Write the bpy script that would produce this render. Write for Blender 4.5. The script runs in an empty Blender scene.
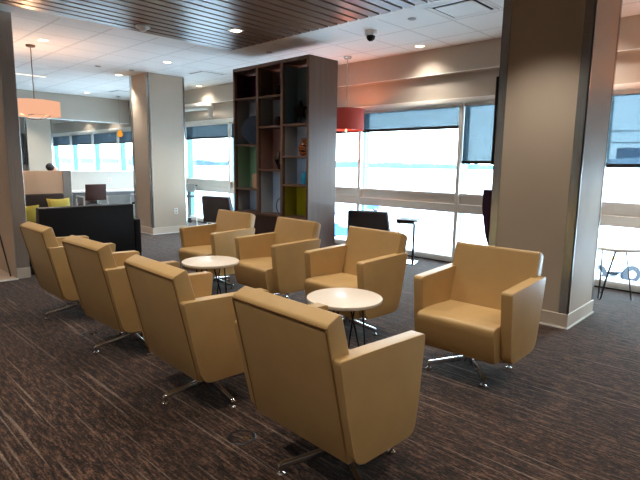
import bpy, bmesh, math, random
from mathutils import Vector, Matrix
random.seed(7)
PI = math.pi
scene = bpy.context.scene
col = scene.collection

# ------------------------------------------------------------------ colours / materials
def lin(c):
    return tuple(((v/255)/12.92 if v/255 <= 0.04045 else ((v/255+0.055)/1.055)**2.4) for v in c)

class NT:
    """small helper around a material node tree"""
    def __init__(s, name):
        s.m = bpy.data.materials.new(name); s.m.use_nodes = True
        s.t = s.m.node_tree; s.t.nodes.clear()
        s.out = s.n('ShaderNodeOutputMaterial')
    def n(s, kind, **kw):
        o = s.t.nodes.new(kind)
        for k, v in kw.items(): setattr(o, k, v)
        return o
    def l(s, a, b): s.t.links.new(a, b)
    def bsdf(s, color=(.5,.5,.5), rough=.5, metal=0., spec=.5):
        b = s.n('ShaderNodeBsdfPrincipled')
        b.inputs['Base Color'].default_value = (*color, 1)
        b.inputs['Roughness'].default_value = rough
        b.inputs['Metallic'].default_value = metal
        b.inputs['Specular IOR Level'].default_value = spec
        return b
    def coords(s, scale=(1,1,1), rot=(0,0,0)):
        tc = s.n('ShaderNodeTexCoord'); mp = s.n('ShaderNodeMapping')
        mp.inputs['Scale'].default_value = scale; mp.inputs['Rotation'].default_value = rot
        s.l(tc.outputs['Object'], mp.inputs['Vector']); return mp.outputs['Vector']
    def noise(s, vec, scale=5, detail=4, rough=.6):
        n = s.n('ShaderNodeTexNoise'); n.inputs['Scale'].default_value = scale
        n.inputs['Detail'].default_value = detail; n.inputs['Roughness'].default_value = rough
        s.l(vec, n.inputs['Vector']); return n.outputs['Fac']
    def ramp(s, fac, stops):
        r = s.n('ShaderNodeValToRGB'); e = r.color_ramp.elements
        while len(e) < len(stops): e.new(.5)
        for i, (p, c) in enumerate(stops): e[i].position = p; e[i].color = (*c, 1)
        s.l(fac, r.inputs['Fac']); return r.outputs['Color']
    def mix(s, fac, a, b, mode='MIX'):
        m = s.n('ShaderNodeMix', data_type='RGBA', blend_type=mode)
        if isinstance(fac, (int, float)): m.inputs[0].default_value = fac
        else: s.l(fac, m.inputs[0])
        for sock, v in ((m.inputs[6], a), (m.inputs[7], b)):
            if isinstance(v, tuple): sock.default_value = (*v, 1)
            else: s.l(v, sock)
        return m.outputs[2]
    def math(s, op, a, b=None):
        m = s.n('ShaderNodeMath', operation=op)
        for i, v in enumerate((a, b)):
            if v is None: continue
            if isinstance(v, (int, float)): m.inputs[i].default_value = v
            else: s.l(v, m.inputs[i])
        return m.outputs[0]
    def bump(s, h, b, strength=.2, dist=.01):
        bm = s.n('ShaderNodeBump'); bm.inputs['Strength'].default_value = strength
        bm.inputs['Distance'].default_value = dist
        s.l(h, bm.inputs['Height']); s.l(bm.outputs['Normal'], b.inputs['Normal'])
    def done(s, b):
        s.l(b.outputs[0], s.out.inputs['Surface']); return s.m

def plain(name, rgb, rough=.5, metal=0., spec=.5, var=.06, vscale=9, bump=0., bscale=120):
    t = NT(name); c = lin(rgb); b = t.bsdf(c, rough, metal, spec)
    v = t.coords()
    f = t.noise(v, vscale, 3)
    lo = tuple(x*(1-var) for x in c); hi = tuple(min(1, x*(1+var)) for x in c)
    t.l(t.ramp(f, [(.3, lo), (.7, hi)]), b.inputs['Base Color'])
    if bump:
        t.bump(t.noise(v, bscale, 3), b, bump, .002)
    return t.done(b)

def emit(name, rgb, strength):
    t = NT(name); e = t.n('ShaderNodeEmission')
    e.inputs['Color'].default_value = (*lin(rgb), 1); e.inputs['Strength'].default_value = strength
    return t.done(e)

def wood(name, a, b_, rough=.45, scale=(25, 25, 1.6), bump=.05, spec=.5):
    t = NT(name); b = t.bsdf(lin(a), rough, spec=spec)
    v = t.coords(scale)
    f = t.noise(v, 1.4, 6, .65)
    t.l(t.ramp(f, [(.3, lin(b_)), (.7, lin(a))]), b.inputs['Base Color'])
    t.bump(f, b, bump, .003)
    return t.done(b)

def leather(name, rgb, rough=.42, spec=.45):
    t = NT(name); c = lin(rgb); b = t.bsdf(c, rough, spec=spec)
    v = t.coords(); f = t.noise(v, 6, 3)
    t.l(t.ramp(f, [(.25, tuple(x*.93 for x in c)), (.75, tuple(x*1.05 for x in c))]), b.inputs['Base Color'])
    vo = t.n('ShaderNodeTexVoronoi'); vo.inputs['Scale'].default_value = 260
    t.l(v, vo.inputs['Vector'])
    t.bump(t.math('ADD', t.math('MULTIPLY', vo.outputs['Distance'], .25), t.math('MULTIPLY', t.noise(v, 9, 2), 1.0)), b, .12, .006)
    return t.done(b)

def carpet():
    t = NT('carpet'); b = t.bsdf((.05,.04,.035), .95, spec=.12)
    streak = t.noise(t.coords((9, 52, 1)), 1.0, 3, .75)
    fine = t.noise(t.coords((45, 110, 1)), 1.0, 2, .7)
    blot = t.noise(t.coords((1.2, 1.6, 1)), 1.0, 3, .6)
    base = t.ramp(t.math('ADD', t.math('MULTIPLY', streak, .62), t.math('MULTIPLY', fine, .38)),
                  [(.40, lin((10, 6, 5))), (.5, lin((47, 32, 24))), (.60, lin((102, 74, 57)))])
    thin = t.noise(t.coords((.8, 44, 1)), 1.0, 1, .5)
    line = t.ramp(thin, [(.63, (0,0,0)), (.70, (1,1,1))])
    c = t.mix(t.math('MULTIPLY', t.math('MULTIPLY', line, .75), fine), base, lin((160, 138, 122)))
    c = t.mix(t.ramp(blot, [(.35, (0,0,0)), (.7, (.25,.25,.25))]), c, lin((30, 24, 22)))
    t.l(c, b.inputs['Base Color'])
    t.bump(t.math('ADD', fine, streak), b, .5, .006)
    b.inputs['Sheen Weight'].default_value = .12
    return t.done(b)

def ceiling_mat():
    t = NT('ceiling_tile'); b = t.bsdf(lin((240,238,234)), .9, spec=.15)
    tc = t.n('ShaderNodeTexCoord'); sp = t.n('ShaderNodeSeparateXYZ'); t.l(tc.outputs['Object'], sp.inputs[0])
    ds = []
    for ax, off in (('X', 3.185), ('Y', -4.85)):
        f = t.math('FRACT', t.math('ADD', t.math('DIVIDE', t.math('ADD', sp.outputs[ax], off), .627), 100.5))
        d = t.math('MULTIPLY', t.math('ABSOLUTE', t.math('SUBTRACT', f, .5)), .627)
        ds.append(d)
    d = t.math('MINIMUM', *ds)
    g = t.math('LESS_THAN', d, .012); e = t.math('LESS_THAN', d, .007)
    f = t.noise(t.coords((90,90,90)), 1, 4)
    tile = t.ramp(f, [(.3, lin((232,229,225))), (.6, lin((243,241,238)))])
    c = t.mix(g, tile, lin((196,192,188))); c = t.mix(e, c, lin((226,222,218)))  # darker edge along each grid bar is a painted shadow line
    t.l(c, b.inputs['Base Color'])
    t.bump(t.math('SUBTRACT', t.math('MULTIPLY', f, .2), t.math('MULTIPLY', g, 1.)), b, .3, .004)
    return t.done(b)

def brushed(name, rgb, rough=.28, scale=(140,140,2)):
    t = NT(name); c = lin(rgb); b = t.bsdf(c, rough, .85)
    f = t.noise(t.coords(scale), 1, 3)
    t.l(t.ramp(f, [(.3, tuple(x*.8 for x in c)), (.7, c)]), b.inputs['Base Color'])
    t.bump(f, b, .06, .002)
    return t.done(b)

def glass_mat():
    t = NT('window_glass')
    tr = t.n('ShaderNodeBsdfTransparent'); tr.inputs['Color'].default_value = (.93,.98,.98,1)
    gl = t.n('ShaderNodeBsdfGlossy'); gl.inputs['Roughness'].default_value = .02
    fr = t.n('ShaderNodeFresnel'); fr.inputs['IOR'].default_value = 1.45
    mx = t.n('ShaderNodeMixShader')
    t.l(t.math('MULTIPLY', fr.outputs[0], .5), mx.inputs[0]); t.l(tr.outputs[0], mx.inputs[1]); t.l(gl.outputs[0], mx.inputs[2])
    return t.done(mx)

def mesh_fabric(name, thru, rgb, frac):
    """woven solar-screen fabric: part of the light passes the weave"""
    t = NT(name)
    tr = t.n('ShaderNodeBsdfTransparent'); tr.inputs['Color'].default_value = (*thru, 1)
    df = t.n('ShaderNodeBsdfDiffuse'); 
    w = t.noise(t.coords((60, 60, 1.0)), 1, 2)
    c = lin(rgb)
    t.l(t.ramp(w, [(.3, tuple(x*.8 for x in c)), (.7, tuple(x*1.15 for x in c))]), df.inputs['Color'])
    tl = t.n('ShaderNodeBsdfTranslucent'); tl.inputs['Color'].default_value = (*c, 1)
    m1 = t.n('ShaderNodeMixShader'); m1.inputs[0].default_value = .35
    t.l(df.outputs[0], m1.inputs[1]); t.l(tl.outputs[0], m1.inputs[2])
    mx = t.n('ShaderNodeMixShader')
    lw = t.n('ShaderNodeLayerWeight'); lw.inputs['Blend'].default_value = .5      # the weave closes at a slant
    t.l(t.math('MULTIPLY', t.math('SUBTRACT', 1.0, t.math('MULTIPLY', lw.outputs['Facing'], .88)), frac), mx.inputs[0])
    t.l(m1.outputs[0], mx.inputs[1]); t.l(tr.outputs[0], mx.inputs[2])
    return t.done(mx)

def tiger():
    t = NT('striped_glaze'); b = t.bsdf((.4,.15,.04), .25)
    w = t.n('ShaderNodeTexWave'); w.bands_direction = 'Z'; w.inputs['Scale'].default_value = 9
    w.inputs['Distortion'].default_value = 7; w.inputs['Detail'].default_value = 2
    t.l(t.coords(), w.inputs['Vector'])
    t.l(t.ramp(w.outputs['Fac'], [(.45, lin((24,14,10))), (.6, lin((190,104,48)))]), b.inputs['Base Color'])
    return t.done(b)

M = {}
M['leather'] = leather('tan_leather', (192,157,104))
M['piping'] = leather('tan_leather_seam', (148,112,66))
M['black_leather'] = leather('black_leather', (24,23,26), .5, .3)
M['brown_leather'] = leather('dark_brown_leather', (38,27,24), .6, .25)
M['chair_brown'] = plain('chair_brown', (74,46,40), .6)
M['charcoal'] = plain('charcoal_fabric', (66,63,66), .85, bump=.2)
M['ebony'] = plain('ebony', (8,8,9), .7, 0., .1)
M['chrome'] = plain('chrome', (215,215,218), .12, 1., var=.02)
M['black_metal'] = plain('black_metal', (14,14,15), .4)
M['table_top'] = wood('pale_laminate', (250,238,222), (244,230,212), .3, (6,40,6), .02)
M['white_top'] = plain('white_laminate', (235,235,235), .35, var=.02)
M['carpet'] = carpet()
M['ceiling'] = ceiling_mat()
M['white_ceiling'] = plain('painted_ceiling_border', (240,236,230), .85, var=.02)
M['slat'] = wood('dark_slat_wood', (130,95,74), (108,76,58), .28, (30,.7,30), .006)
M['slat_gap'] = plain('black_slot', (12,10,10), .9)
M['wall'] = plain('warm_grey_wall', (188,177,163), .75, var=.02, vscale=2)
M['wall_light'] = plain('pale_wall', (206,202,195), .75, var=.02, vscale=2)
M['wall_tan'] = plain('tan_panel', (206,180,156), .6, var=.03, vscale=3)
M['panel_tan'] = plain('tan_laminate', (176,150,126), .6, var=.03, vscale=3)
M['pillar'] = plain('pillar_laminate', (184,168,150), .6, 0., .2, var=.02, vscale=2)
M['base'] = plain('baseboard', (196,182,166), .5, var=.02)
M['steel'] = brushed('brushed_steel', (200,200,198), .27)
M['dark_bronze'] = brushed('dark_bronze_metal', (112,96,82), .4)
M['bronze'] = brushed('bronze_metal', (200,192,184), .36)
M['frame'] = plain('window_frame_aluminium', (242,238,230), .45, var=.02)
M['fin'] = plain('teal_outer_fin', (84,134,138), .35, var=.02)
M['glass'] = glass_mat()
M['shade'] = mesh_fabric('roller_screen', (.235,.28,.31), (84,90,98), .78)
M['shade_bar'] = plain('dark_blind_bar', (22,22,28), .6)
M['case'] = wood('walnut_veneer', (108,78,62), (88,62,50), .42, (22,22,.8), .03)
M['case_dark'] = wood('dark_walnut_veneer', (62,38,32), (44,28,24), .5, (40,40,1.2), .03)
M['white'] = plain('white_plastic', (232,230,226), .45, var=.02)
M['white_metal'] = plain('white_painted_metal', (214,216,216), .4, var=.02)
M['grey_plastic'] = plain('grey_plastic', (150,150,150), .5)
M['black_gloss'] = plain('black_gloss', (10,10,12), .1)
M['dark'] = plain('dark_void', (20,20,22), .9)
M['purple'] = plain('purple_felt', (58,28,52), .9, bump=.2)
M['yellow'] = plain('mustard_cushion_fabric', (180,168,78), .9, bump=.25)
M['yellow2'] = plain('olive_cushion_fabric', (150,140,52), .9, bump=.25)
M['tile_floor'] = plain('beige_tile', (214,190,166), .3, var=.05, vscale=3)
M['snow'] = plain('bright_apron', (232,234,238), .9, var=.04, vscale=.05)
M['tree'] = plain('haze_tinted_trees', (70,90,98), .95, var=.3, vscale=.08)  # blue of distance haze is mixed into the tree colour
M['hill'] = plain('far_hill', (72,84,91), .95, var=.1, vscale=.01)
M['tyre'] = plain('tyre_rubber', (30,32,38), .8)
M['truck'] = plain('truck_white', (225,228,230), .4)
M['amber'] = plain('truck_amber', (220,160,60), .5)
M['blue'] = plain('vehicle_blue', (40,104,190), .4)
M['plane'] = plain('aircraft_white', (225,228,232), .35)
M['bridge'] = plain('jet_bridge_panel', (206,214,222), .5)
M['bridge_rail'] = plain('jet_bridge_rail', (120,134,150), .5)
M['skin'] = plain('skin', (206,150,126), .5)
M['hair'] = plain('dark_hair', (34,24,20), .6)
M['shirt'] = plain('grey_clothing', (70,74,84), .9)
M['bulb'] = emit('lamp_diffuser', (255,226,186), 9)
M['slot_light'] = emit('slot_lamp', (255,232,205), 2.2)
M['peach_shade'] = emit('peach_lamp_shade', (255,188,150), .80)
M['glow'] = emit('lamp_inner_glow', (255,205,140), 4)
M['amber_glass'] = emit('amber_glass_lamp', (240,160,50), .9)
M['pipe'] = plain('duct_metal', (214,208,198), .4, .35)

def red_shade():
    t = NT('red_lamp_shade'); b = t.bsdf(lin((150,62,52)), .8)
    b.inputs['Emission Color'].default_value = (*lin((170,50,40)), 1); b.inputs['Emission Strength'].default_value = .16
    return t.done(b)
M['red_shade'] = red_shade()

def liner_mat(name, rgb):
    t = NT(name); c = (*lin(rgb), 1)
    d = t.n('ShaderNodeBsdfDiffuse'); d.inputs['Color'].default_value = c
    q = t.n('ShaderNodeBsdfTranslucent'); q.inputs['Color'].default_value = c
    m = t.n('ShaderNodeMixShader'); m.inputs[0].default_value = .22
    t.l(d.outputs[0], m.inputs[1]); t.l(q.outputs[0], m.inputs[2])
    return t.done(m)

# ------------------------------------------------------------------ mesh helpers
class MB:
    def __init__(s): s.bm = bmesh.new()
    def box(s, x0, x1, y0, y1, z0, z1, bev=0, seg=2):
        vs = [s.bm.verts.new((x, y, z)) for x in (x0, x1) for y in (y0, y1) for z in (z0, z1)]
        fs = [s.bm.faces.new([vs[i] for i in q]) for q in ((0,1,3,2),(4,6,7,5),(0,4,5,1),(2,3,7,6),(0,2,6,4),(1,5,7,3))]
        if bev: s._bev(fs, bev, seg)
        return s
    def _bev(s, fs, w, seg):
        es = {e for f in fs for e in f.edges}
        bmesh.ops.bevel(s.bm, geom=list(es), offset=w, segments=seg, profile=.5, affect='EDGES', clamp_overlap=True)
    def prism(s, poly, a0, a1, axis='u', bev=0, seg=3, mat=None):
        """poly of 2D points extruded along an axis: u->x with (y,z) points, y->(x,z), z->(x,y)"""
        def P(p, a):
            return {'u': (a, p[0], p[1]), 'y': (p[0], a, p[1]), 'z': (p[0], p[1], a)}[axis]
        v0 = [s.bm.verts.new(P(p, a0)) for p in poly]; v1 = [s.bm.verts.new(P(p, a1)) for p in poly]
        n = len(poly); fs = [s.bm.faces.new(v0[::-1]), s.bm.faces.new(v1)]
        for i in range(n): fs.append(s.bm.faces.new((v0[i], v0[(i+1) % n], v1[(i+1) % n], v1[i])))
        if bev: s._bev(fs, bev, seg)
        return s
    def tube(s, pts, r, n=8, caps=True):
        pts = [Vector(p) for p in pts]; rings = []
        up = None
        for i, p in enumerate(pts):
            d = (pts[min(i+1, len(pts)-1)] - pts[max(i-1, 0)]).normalized()
            if up is None:
                up = Vector((0,0,1)) if abs(d.z) < .9 else Vector((1,0,0))
            a = d.cross(up).normalized(); b = a.cross(d).normalized(); up = b
            rr = r[i] if isinstance(r, (list, tuple)) else r
            rings.append([s.bm.verts.new(p + a*rr*math.cos(2*PI*k/n) + b*rr*math.sin(2*PI*k/n)) for k in range(n)])
        for A, B in zip(rings, rings[1:]):
            for k in range(n): s.bm.faces.new((A[k], A[(k+1) % n], B[(k+1) % n], B[k]))
        if caps:
            s.bm.faces.new(rings[0][::-1]); s.bm.faces.new(rings[-1])
        return s
    def lathe(s, prof, c=(0,0,0), n=28, cap=True):
        rings = []
        for r, z in prof:
            rings.append([s.bm.verts.new((c[0]+r*math.cos(2*PI*k/n), c[1]+r*math.sin(2*PI*k/n), c[2]+z)) for k in range(n)])
        for A, B in zip(rings, rings[1:]):
            for k in range(n): s.bm.faces.new((A[k], A[(k+1) % n], B[(k+1) % n], B[k]))
        if cap:
            if prof[0][0] > 1e-5: s.bm.faces.new(rings[0][::-1])
            if prof[-1][0] > 1e-5: s.bm.faces.new(rings[-1])
        return s
    def xf(s, mat):
        bmesh.ops.transform(s.bm, matrix=mat, verts=s.bm.verts[:]); return s
    def mesh(s, name, mat, smooth=True, ang=35):
        bmesh.ops.remove_doubles(s.bm, verts=s.bm.verts[:], dist=1e-5)
        bmesh.ops.recalc_face_normals(s.bm, faces=s.bm.faces[:])
        if smooth:
            for f in s.bm.faces: f.smooth = True
            for e in s.bm.edges:
                if len(e.link_faces) == 2 and e.calc_face_angle(0) > math.radians(ang): e.smooth = False
        me = bpy.data.meshes.new(name); s.bm.to_mesh(me); s.bm.free()
        if mat: me.materials.append(mat)
        return me

def obj(name, mb, mat, parent=None, loc=(0,0,0), rot=(0,0,0), label=None, smooth=True, ang=35):
    o = bpy.data.objects.new(name, mb.mesh(name, mat, smooth, ang)); col.objects.link(o)
    o.location = loc; o.rotation_euler = rot
    if parent: o.parent = parent
    if label: o['label'] = label
    return o
def thing(name, label, cat, loc=(0,0,0), rz=0, group=None):
    o = bpy.data.objects.new(name, None); col.objects.link(o)
    o.location = loc; o.rotation_euler = (0,0,rz); o['label'] = label; o['category'] = cat
    o.empty_display_size = .1
    if group: o['group'] = group
    return o
def tag(o, label, cat, group=None):
    o['label'] = label; o['category'] = cat
    if group: o['group'] = group
    return o
def struct(name, mb, mat, parent=None, kind='structure', **k):
    o = obj(name, mb, mat, parent, **k)
    if not parent: o['kind'] = kind
    return o
def dup(root, loc, rz, label, group=None):
    def cp(o, parent):
        c = o.copy(); col.objects.link(c); c.parent = parent
        for ch in list(o.children): cp(ch, c)
        return c
    r = cp(root, None); r.location = loc; r.rotation_euler = (0,0,rz); r['label'] = label
    if group: r['group'] = group
    return r

# ------------------------------------------------------------------ camera
H = 1.45
yaw, pit, rol = math.radians(44.0), math.radians(8.70), math.radians(.82)
fw = Vector((-math.sin(yaw)*math.cos(pit), math.cos(yaw)*math.cos(pit), -math.sin(pit)))
r0 = Vector((math.cos(yaw), math.sin(yaw), 0)); u0 = r0.cross(fw)
rr = math.cos(rol)*r0 + math.sin(rol)*u0; uu = -math.sin(rol)*r0 + math.cos(rol)*u0
cam = bpy.data.cameras.new('camera'); cam.sensor_width = 36; cam.sensor_fit = 'HORIZONTAL'; cam.lens = 500/640*36
cam.clip_end = 3000; cam.clip_start = .05
co = bpy.data.objects.new('camera', cam); col.objects.link(co)
co.matrix_world = Matrix(((rr.x, uu.x, -fw.x, 0), (rr.y, uu.y, -fw.y, 0), (rr.z, uu.z, -fw.z, H), (0,0,0,1)))
scene.camera = co

# ------------------------------------------------------------------ room shell
HC = 3.12           # ceiling height
YB, YW = 6.6, 6.7   # bulkhead face, window wall face
XL, XR, YR = -24.0, 1.8, -5.0
struct('floor', MB().box(XL, XR, YR, 7.0, -.12, 0), M['carpet'])
struct('ceiling', MB().box(XL, XR, YR, 7.0, HC, HC+.15), M['ceiling'])
struct('wall_left', MB().box(XL-.15, XL, YR, 7.0, 0, HC), M['wall_light'])
struct('wall_right', MB().box(XR, XR+.15, YR, 7.0, 0, HC), M['wall'])
struct('wall_rear', MB().box(XL, XR, YR-.15, YR, 0, HC), M['wall'])
# window wall: strip above the glass, then the projecting bulkhead with its thin bright edge
struct('wall_window', MB().box(XL, XR, YW, 7.0, 2.40, HC), M['wall'])
struct('wall_daylight_blocker', MB().box(.095, XR, YW, 7.0, 0, 2.40), M['wall'])  # added unseen solid bay, holds back daylight from the right
struct('wall_bulkhead', MB().box(XL, XR, YB, YW-.001, 2.75, HC), M['wall'])
struct('trim_1', MB().box(XL, XR, YB-.006, YB-.0005, 2.75, 2.762), M['frame'])
struct('trim_2', MB().box(XL, .094, YW-.07, YW+.2, 2.33, 2.3995, .006), M['frame'])
# wood slat ceiling field
mb = MB(); x = -6.35
while x < 1.7:
    mb.box(x+.018, x+.137, -4.4, 4.61, HC-.045, HC-.004, .002, 1); x += .154
struct('ceiling_slats', mb, M['slat'])
struct('ceiling_slot', MB().box(-6.36, 1.75, -4.4, 4.618, HC-.004, HC-.0005), M['slat_gap'])
mb = MB(); mb.box(-6.6, 1.9, 4.62, 4.85, HC-.006, HC-.0002); mb.box(-6.6, -6.365, -4.5, 4.62, HC-.006, HC-.0002)
struct('ceiling_border', mb, M['white_ceiling'])

# windows, one per bay, each with its own frame, panes and rail
PB = 1.873
mull = [.066 - PB*i for i in range(13)]
mull = mull[::-1]
mull = [XL] + mull
for i, (a, b) in enumerate(zip(mull, mull[1:])):
    mb = MB()
    y0, y1 = YW-.02, YW+.17
    mb.box(a-.028, a+.028, y0, YW+.06, .09, 2.34, .004, 1)
    mb.box(a+.028, b-.028, y0+.03, y1, 1.0, 1.042, .004, 1)      # cap of the spandrel rail
    mb.box(a+.028, b-.028, y0+.07, y1, .88, 1.0)
    mb.box(a+.028, b-.028, y0+.01, y1, .757, .885, .004, 1)
    mb.box(a+.028, b-.028, y0+.03, y1, 2.29, 2.34)
    mb.box(a+.028, b-.028, y0+.03, y1, .06, .10)
    w = struct('window_%d' % (i+1), mb, M['frame'])
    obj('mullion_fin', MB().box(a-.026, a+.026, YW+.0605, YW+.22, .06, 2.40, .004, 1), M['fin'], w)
    obj('window_pane', MB().box(a+.028, b-.028, YW+.13, YW+.138, 1.042, 2.29), M['glass'], w)
    obj('window_pane', MB().box(a+.028, b-.028, YW+.13, YW+.138, .10, .757), M['glass'], w)
struct('baseboard_window', MB().box(XL, .094, YW-.02, YW+.2, 0.012, .095, .006), M['frame'])
struct('trim_3', MB().box(XL, XR, YW-.03, YW-.005, 0, .016), M['black_metal'])

# pillars
def pillar(x0, x1, y0, y1, label):
    p = struct('wall_pillar', MB().box(x0, x1, y0, y1, 0, HC-.002), M['pillar'])
    mb = MB()
    mb.box(x0-.012, x1+.012, y0-.012, y1+.012, .012, .135, .004, 1)
    obj('baseboard', mb, M['base'], p)
    obj('baseboard_edge', MB().box(x0-.02, x1+.02, y0-.02, y1+.02, 0, .014), M['white'], p)
    for cx, sx in ((x0, 1), (x1, -1)):
        for cy, sy in ((y0, 1), (y1, -1)):
            g = MB(); w = .075; t = .006
            xs = sorted((cx-sx*t, cx+sx*w)); ys = sorted((cy-sy*t, cy+sy*t*.2)); g.box(xs[0], xs[1], ys[0], ys[1], .135, HC-.004)
            xs = sorted((cx-sx*t, cx+sx*t*.2)); ys = sorted((cy-sy*t, cy+sy*.03)); g.box(xs[0], xs[1], ys[0], ys[1], .135, HC-.004)
            obj('corner_guard', g, M['steel'], p)
    return p
pillar(-2.20, -1.42, 4.69, 5.42, '')
pillar(-9.97, -9.23, 4.78, 5.55, '')
pillar(-17.40, -16.65, 4.74, 5.45, '')

# wall stub with a metal end at the left edge, dark header over the opening
w = struct('wall_stub', MB().box(-9.0, -6.86, 1.73, 1.865, 0, HC-.002), M['wall_tan'])
obj('metal_end', MB().box(-6.86, -6.80, 1.722, 1.873, .13, HC-.004, .003, 1), M['bronze'], w)
obj('baseboard', MB().box(-6.86, -6.795, 1.72, 1.875, .0, .13, .003, 1), M['base'], w)
struct('wall_header', MB().box(-6.95, -6.81, -3.0, 1.721, 2.48, HC-.002), M['bronze'])
struct('floor_tiles', MB().box(-12.0, -6.82, -3.0, 1.729, 0.0005, .006), M['tile_floor'])
struct('trim_4', MB().box(-6.82, -6.76, -3.0, 1.729, 0.0005, .012), M['white'])
struct('wall_side', MB().box(-12.15, -12.0, YR, 1.73, 0, HC), M['wall_tan'])
# header beam far left
struct('wall_beam', MB().box(-14.1, -13.93, 1.2, YB-.001, 2.49, HC-.001), M['wall'])
struct('trim_5', MB().box(-14.12, -13.92, 1.2, YB-.001, 2.475, 2.489), M['frame'])

# low partitions at the left
w = struct('wall_partition', MB().box(-9.0, -8.8, 1.87, 3.0, 0, 1.27, .004, 1), M['panel_tan'])
obj('metal_end', MB().box(-9.01, -8.79, 3.0, 3.13, 0, 1.275, .003, 1), M['steel'], w)
w = struct('wall_half', MB().box(-12.15, -12.0, 3.0, 6.45, 0, 1.18), M['wall_light'])
obj('cap', MB().box(-12.17, -11.98, 3.0, 6.46, 1.18, 1.205, .004, 1), M['white'], w)
struct('baseboard_half', MB().box(-11.999, -11.985, 3.0, 6.45, 0, .1), M['base'])

# ------------------------------------------------------------------ armchairs
def make_armchair(label, group):
    t = thing('armchair', label, 'armchair', (0,0,0), 0, group)
    seat = [(-.20,.442),(.05,.452),(.22,.456),(.31,.452),(.330,.444),(.339,.426),(.337,.395),(.327,.33),(.313,.265),(.301,.222),(.290,.209),(.27,.203),(-.16,.203)]
    obj('seat', MB().prism(seat, -.277, .277, 'u', .014, 3), M['leather'], t)
    back = [(-.193,.208),(-.262,.52),(-.334,.832),(-.325,.845),(-.264,.872),(-.252,.870),(-.244,.858),(-.125,.43),(-.10,.25),(-.11,.208)]
    b = obj('backrest', MB().prism(back, -.312, .312, 'u', .012, 3), M['leather'], t)
    p = MB()
    for s in (-1, 1):
        p.tube([(s*.308,-.196,.225),(s*.308,-.264,.52),(s*.308,-.333,.822)], .0045, 6)
    p.tube([(-.308,-.333,.828),(.308,-.333,.828)], .0045, 6)
    obj('seam_piping', p, M['piping'], b)
    for s in (-1, 1):
        arm = [(.280,.664),(.274,.678),(.260,.683),(-.05,.692),(-.284,.701),(-.295,.696),(-.298,.683),(-.24,.42),(-.20,.262),(-.188,.235),(-.166,.214),(-.13,.203),(.165,.202),(.200,.209),(.222,.228),(.232,.258),(.252,.42)]
        u0_, u1_ = sorted((s*.279, s*.352))
        obj('armrest', MB().prism(arm, u0_, u1_, 'u', .022, 5), M['leather'], t)
    base = thing_base(t)
    return t
def thing_base(t, ang0=0.0):
    hub = MB()
    hub.lathe([(.0,.03),(.036,.03),(.036,.10),(.028,.105),(.028,.17),(.075,.175),(.075,.203),(0,.203)], n=20)
    b = obj('swivel_base', hub, M['chrome'], t)
    for k in range(4):
        a = k*PI/2
        R = Matrix.Rotation(a, 4, 'Z')
        leg = MB()
        leg.prism([(.02,.062),(.02,.10),(.290,.058),(.308,.045),(.302,.036),(.280,.038)], -.013, .013, 'y', .003, 2)
        leg.xf(R)
        l = obj('leg', leg, M['chrome'], b)
        g = MB(); g.lathe([(0,0),(.02,0),(.021,.006),(.014,.012),(.006,.016),(.006,.045),(0,.045)], (.293,0,0), 14); g.xf(R)
        obj('foot_glide', g, M['chrome'], l)
    return b

# x, y, heading (degrees, 0 faces the windows), base rotation, label
chairs = [
 (-1.545, 1.672, -1.6, 65.6, 'tan leather armchair nearest the camera, seen from behind in the foreground'),
 (-2.655, 1.665, -2.0, -4, 'tan leather armchair seen from behind, directly left of the foreground chair'),
 (-3.775, 1.70, 1.5, -5, 'tan leather armchair seen from behind, third from the camera in the near row'),
 (-4.945, 1.72, -.2, 1, 'tan leather armchair seen from behind, beside the metal wall end at the left edge'),
 (-1.565, 3.215, 181.3, 45, 'tan leather armchair facing the camera in front of the right pillar'),
 (-2.765, 3.30, 177.0, 10, 'tan leather armchair behind the nearer round table, left of the pillar chair'),
 (-3.825, 3.32, 175.9, 20, 'tan leather armchair in front of the bookcase, between the two round tables'),
 (-4.89, 3.32, 180.3, 15, 'tan leather armchair farthest along the facing row, behind the farther round table'),
]
proto = None
for i, (x, y, a, ba, lb) in enumerate(chairs):
    g = 'tan armchairs facing each other'
    if proto is None:
        proto = make_armchair(lb, g); c = proto
        c.location = (x, y, 0); c.rotation_euler = (0,0,math.radians(a))
    else:
        c = dup(proto, (x, y, 0), math.radians(a), lb, g)
    for ch in c.children:
        if ch.name.startswith('swivel_base'): 
            ch.rotation_euler = (0,0,math.radians(ba))
            if i == 0: ch.location = (.05, .03, 0)
            if i == 4: ch.location = (.04, -.02, 0)

# ------------------------------------------------------------------ round side tables on hairpin legs
def make_table(label, group, top):
    t = thing('side_table', label, 'table', (0,0,0), 0, group)
    obj('tabletop', MB().lathe([(0,.502),(.255,.502),(.264,.507),(.266,.516),(.264,.527),(.258,.530),(0,.530)], n=56), top, t)
    for k in range(3):
        a = math.radians(90 + 120*k)
        m = MB()
        def P(rad, off, z):
            return (rad*math.cos(a)-off*math.sin(a), rad*math.sin(a)+off*math.cos(a), z)
        m.tube([P(.10,-.075,.502), P(.155,-.035,.22), P(.192,-.014,.012), P(.195,0,.0055), P(.192,.014,.012), P(.155,.035,.22), P(.10,.075,.502)], .0065, 8)
        m.lathe([(0,.497),(.012,.497),(.012,.502),(0,.502)], P(.10,-.075,0), 10)
        m.lathe([(0,.497),(.012,.497),(.012,.502),(0,.502)], P(.10,.075,0), 10)
        obj('leg', m, M['black_metal'], t)
    return t
t0 = make_table('round pale-topped side table on black wire legs, the nearer of the two amid the armchairs', 'round wire-legged side tables', M['table_top'])
t0.location = (-2.235, 2.57, 0); t0.rotation_euler = (0,0,-1.48)
dup(t0, (-3.955, 2.615, 0), -1.3, 'round pale-topped side table on black wire legs, the farther of the two amid the armchairs')
t2 = dup(t0, (-1.45, 6.22, 0), .75, 'round side table on black wire legs by the window right of the right pillar')

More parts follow.
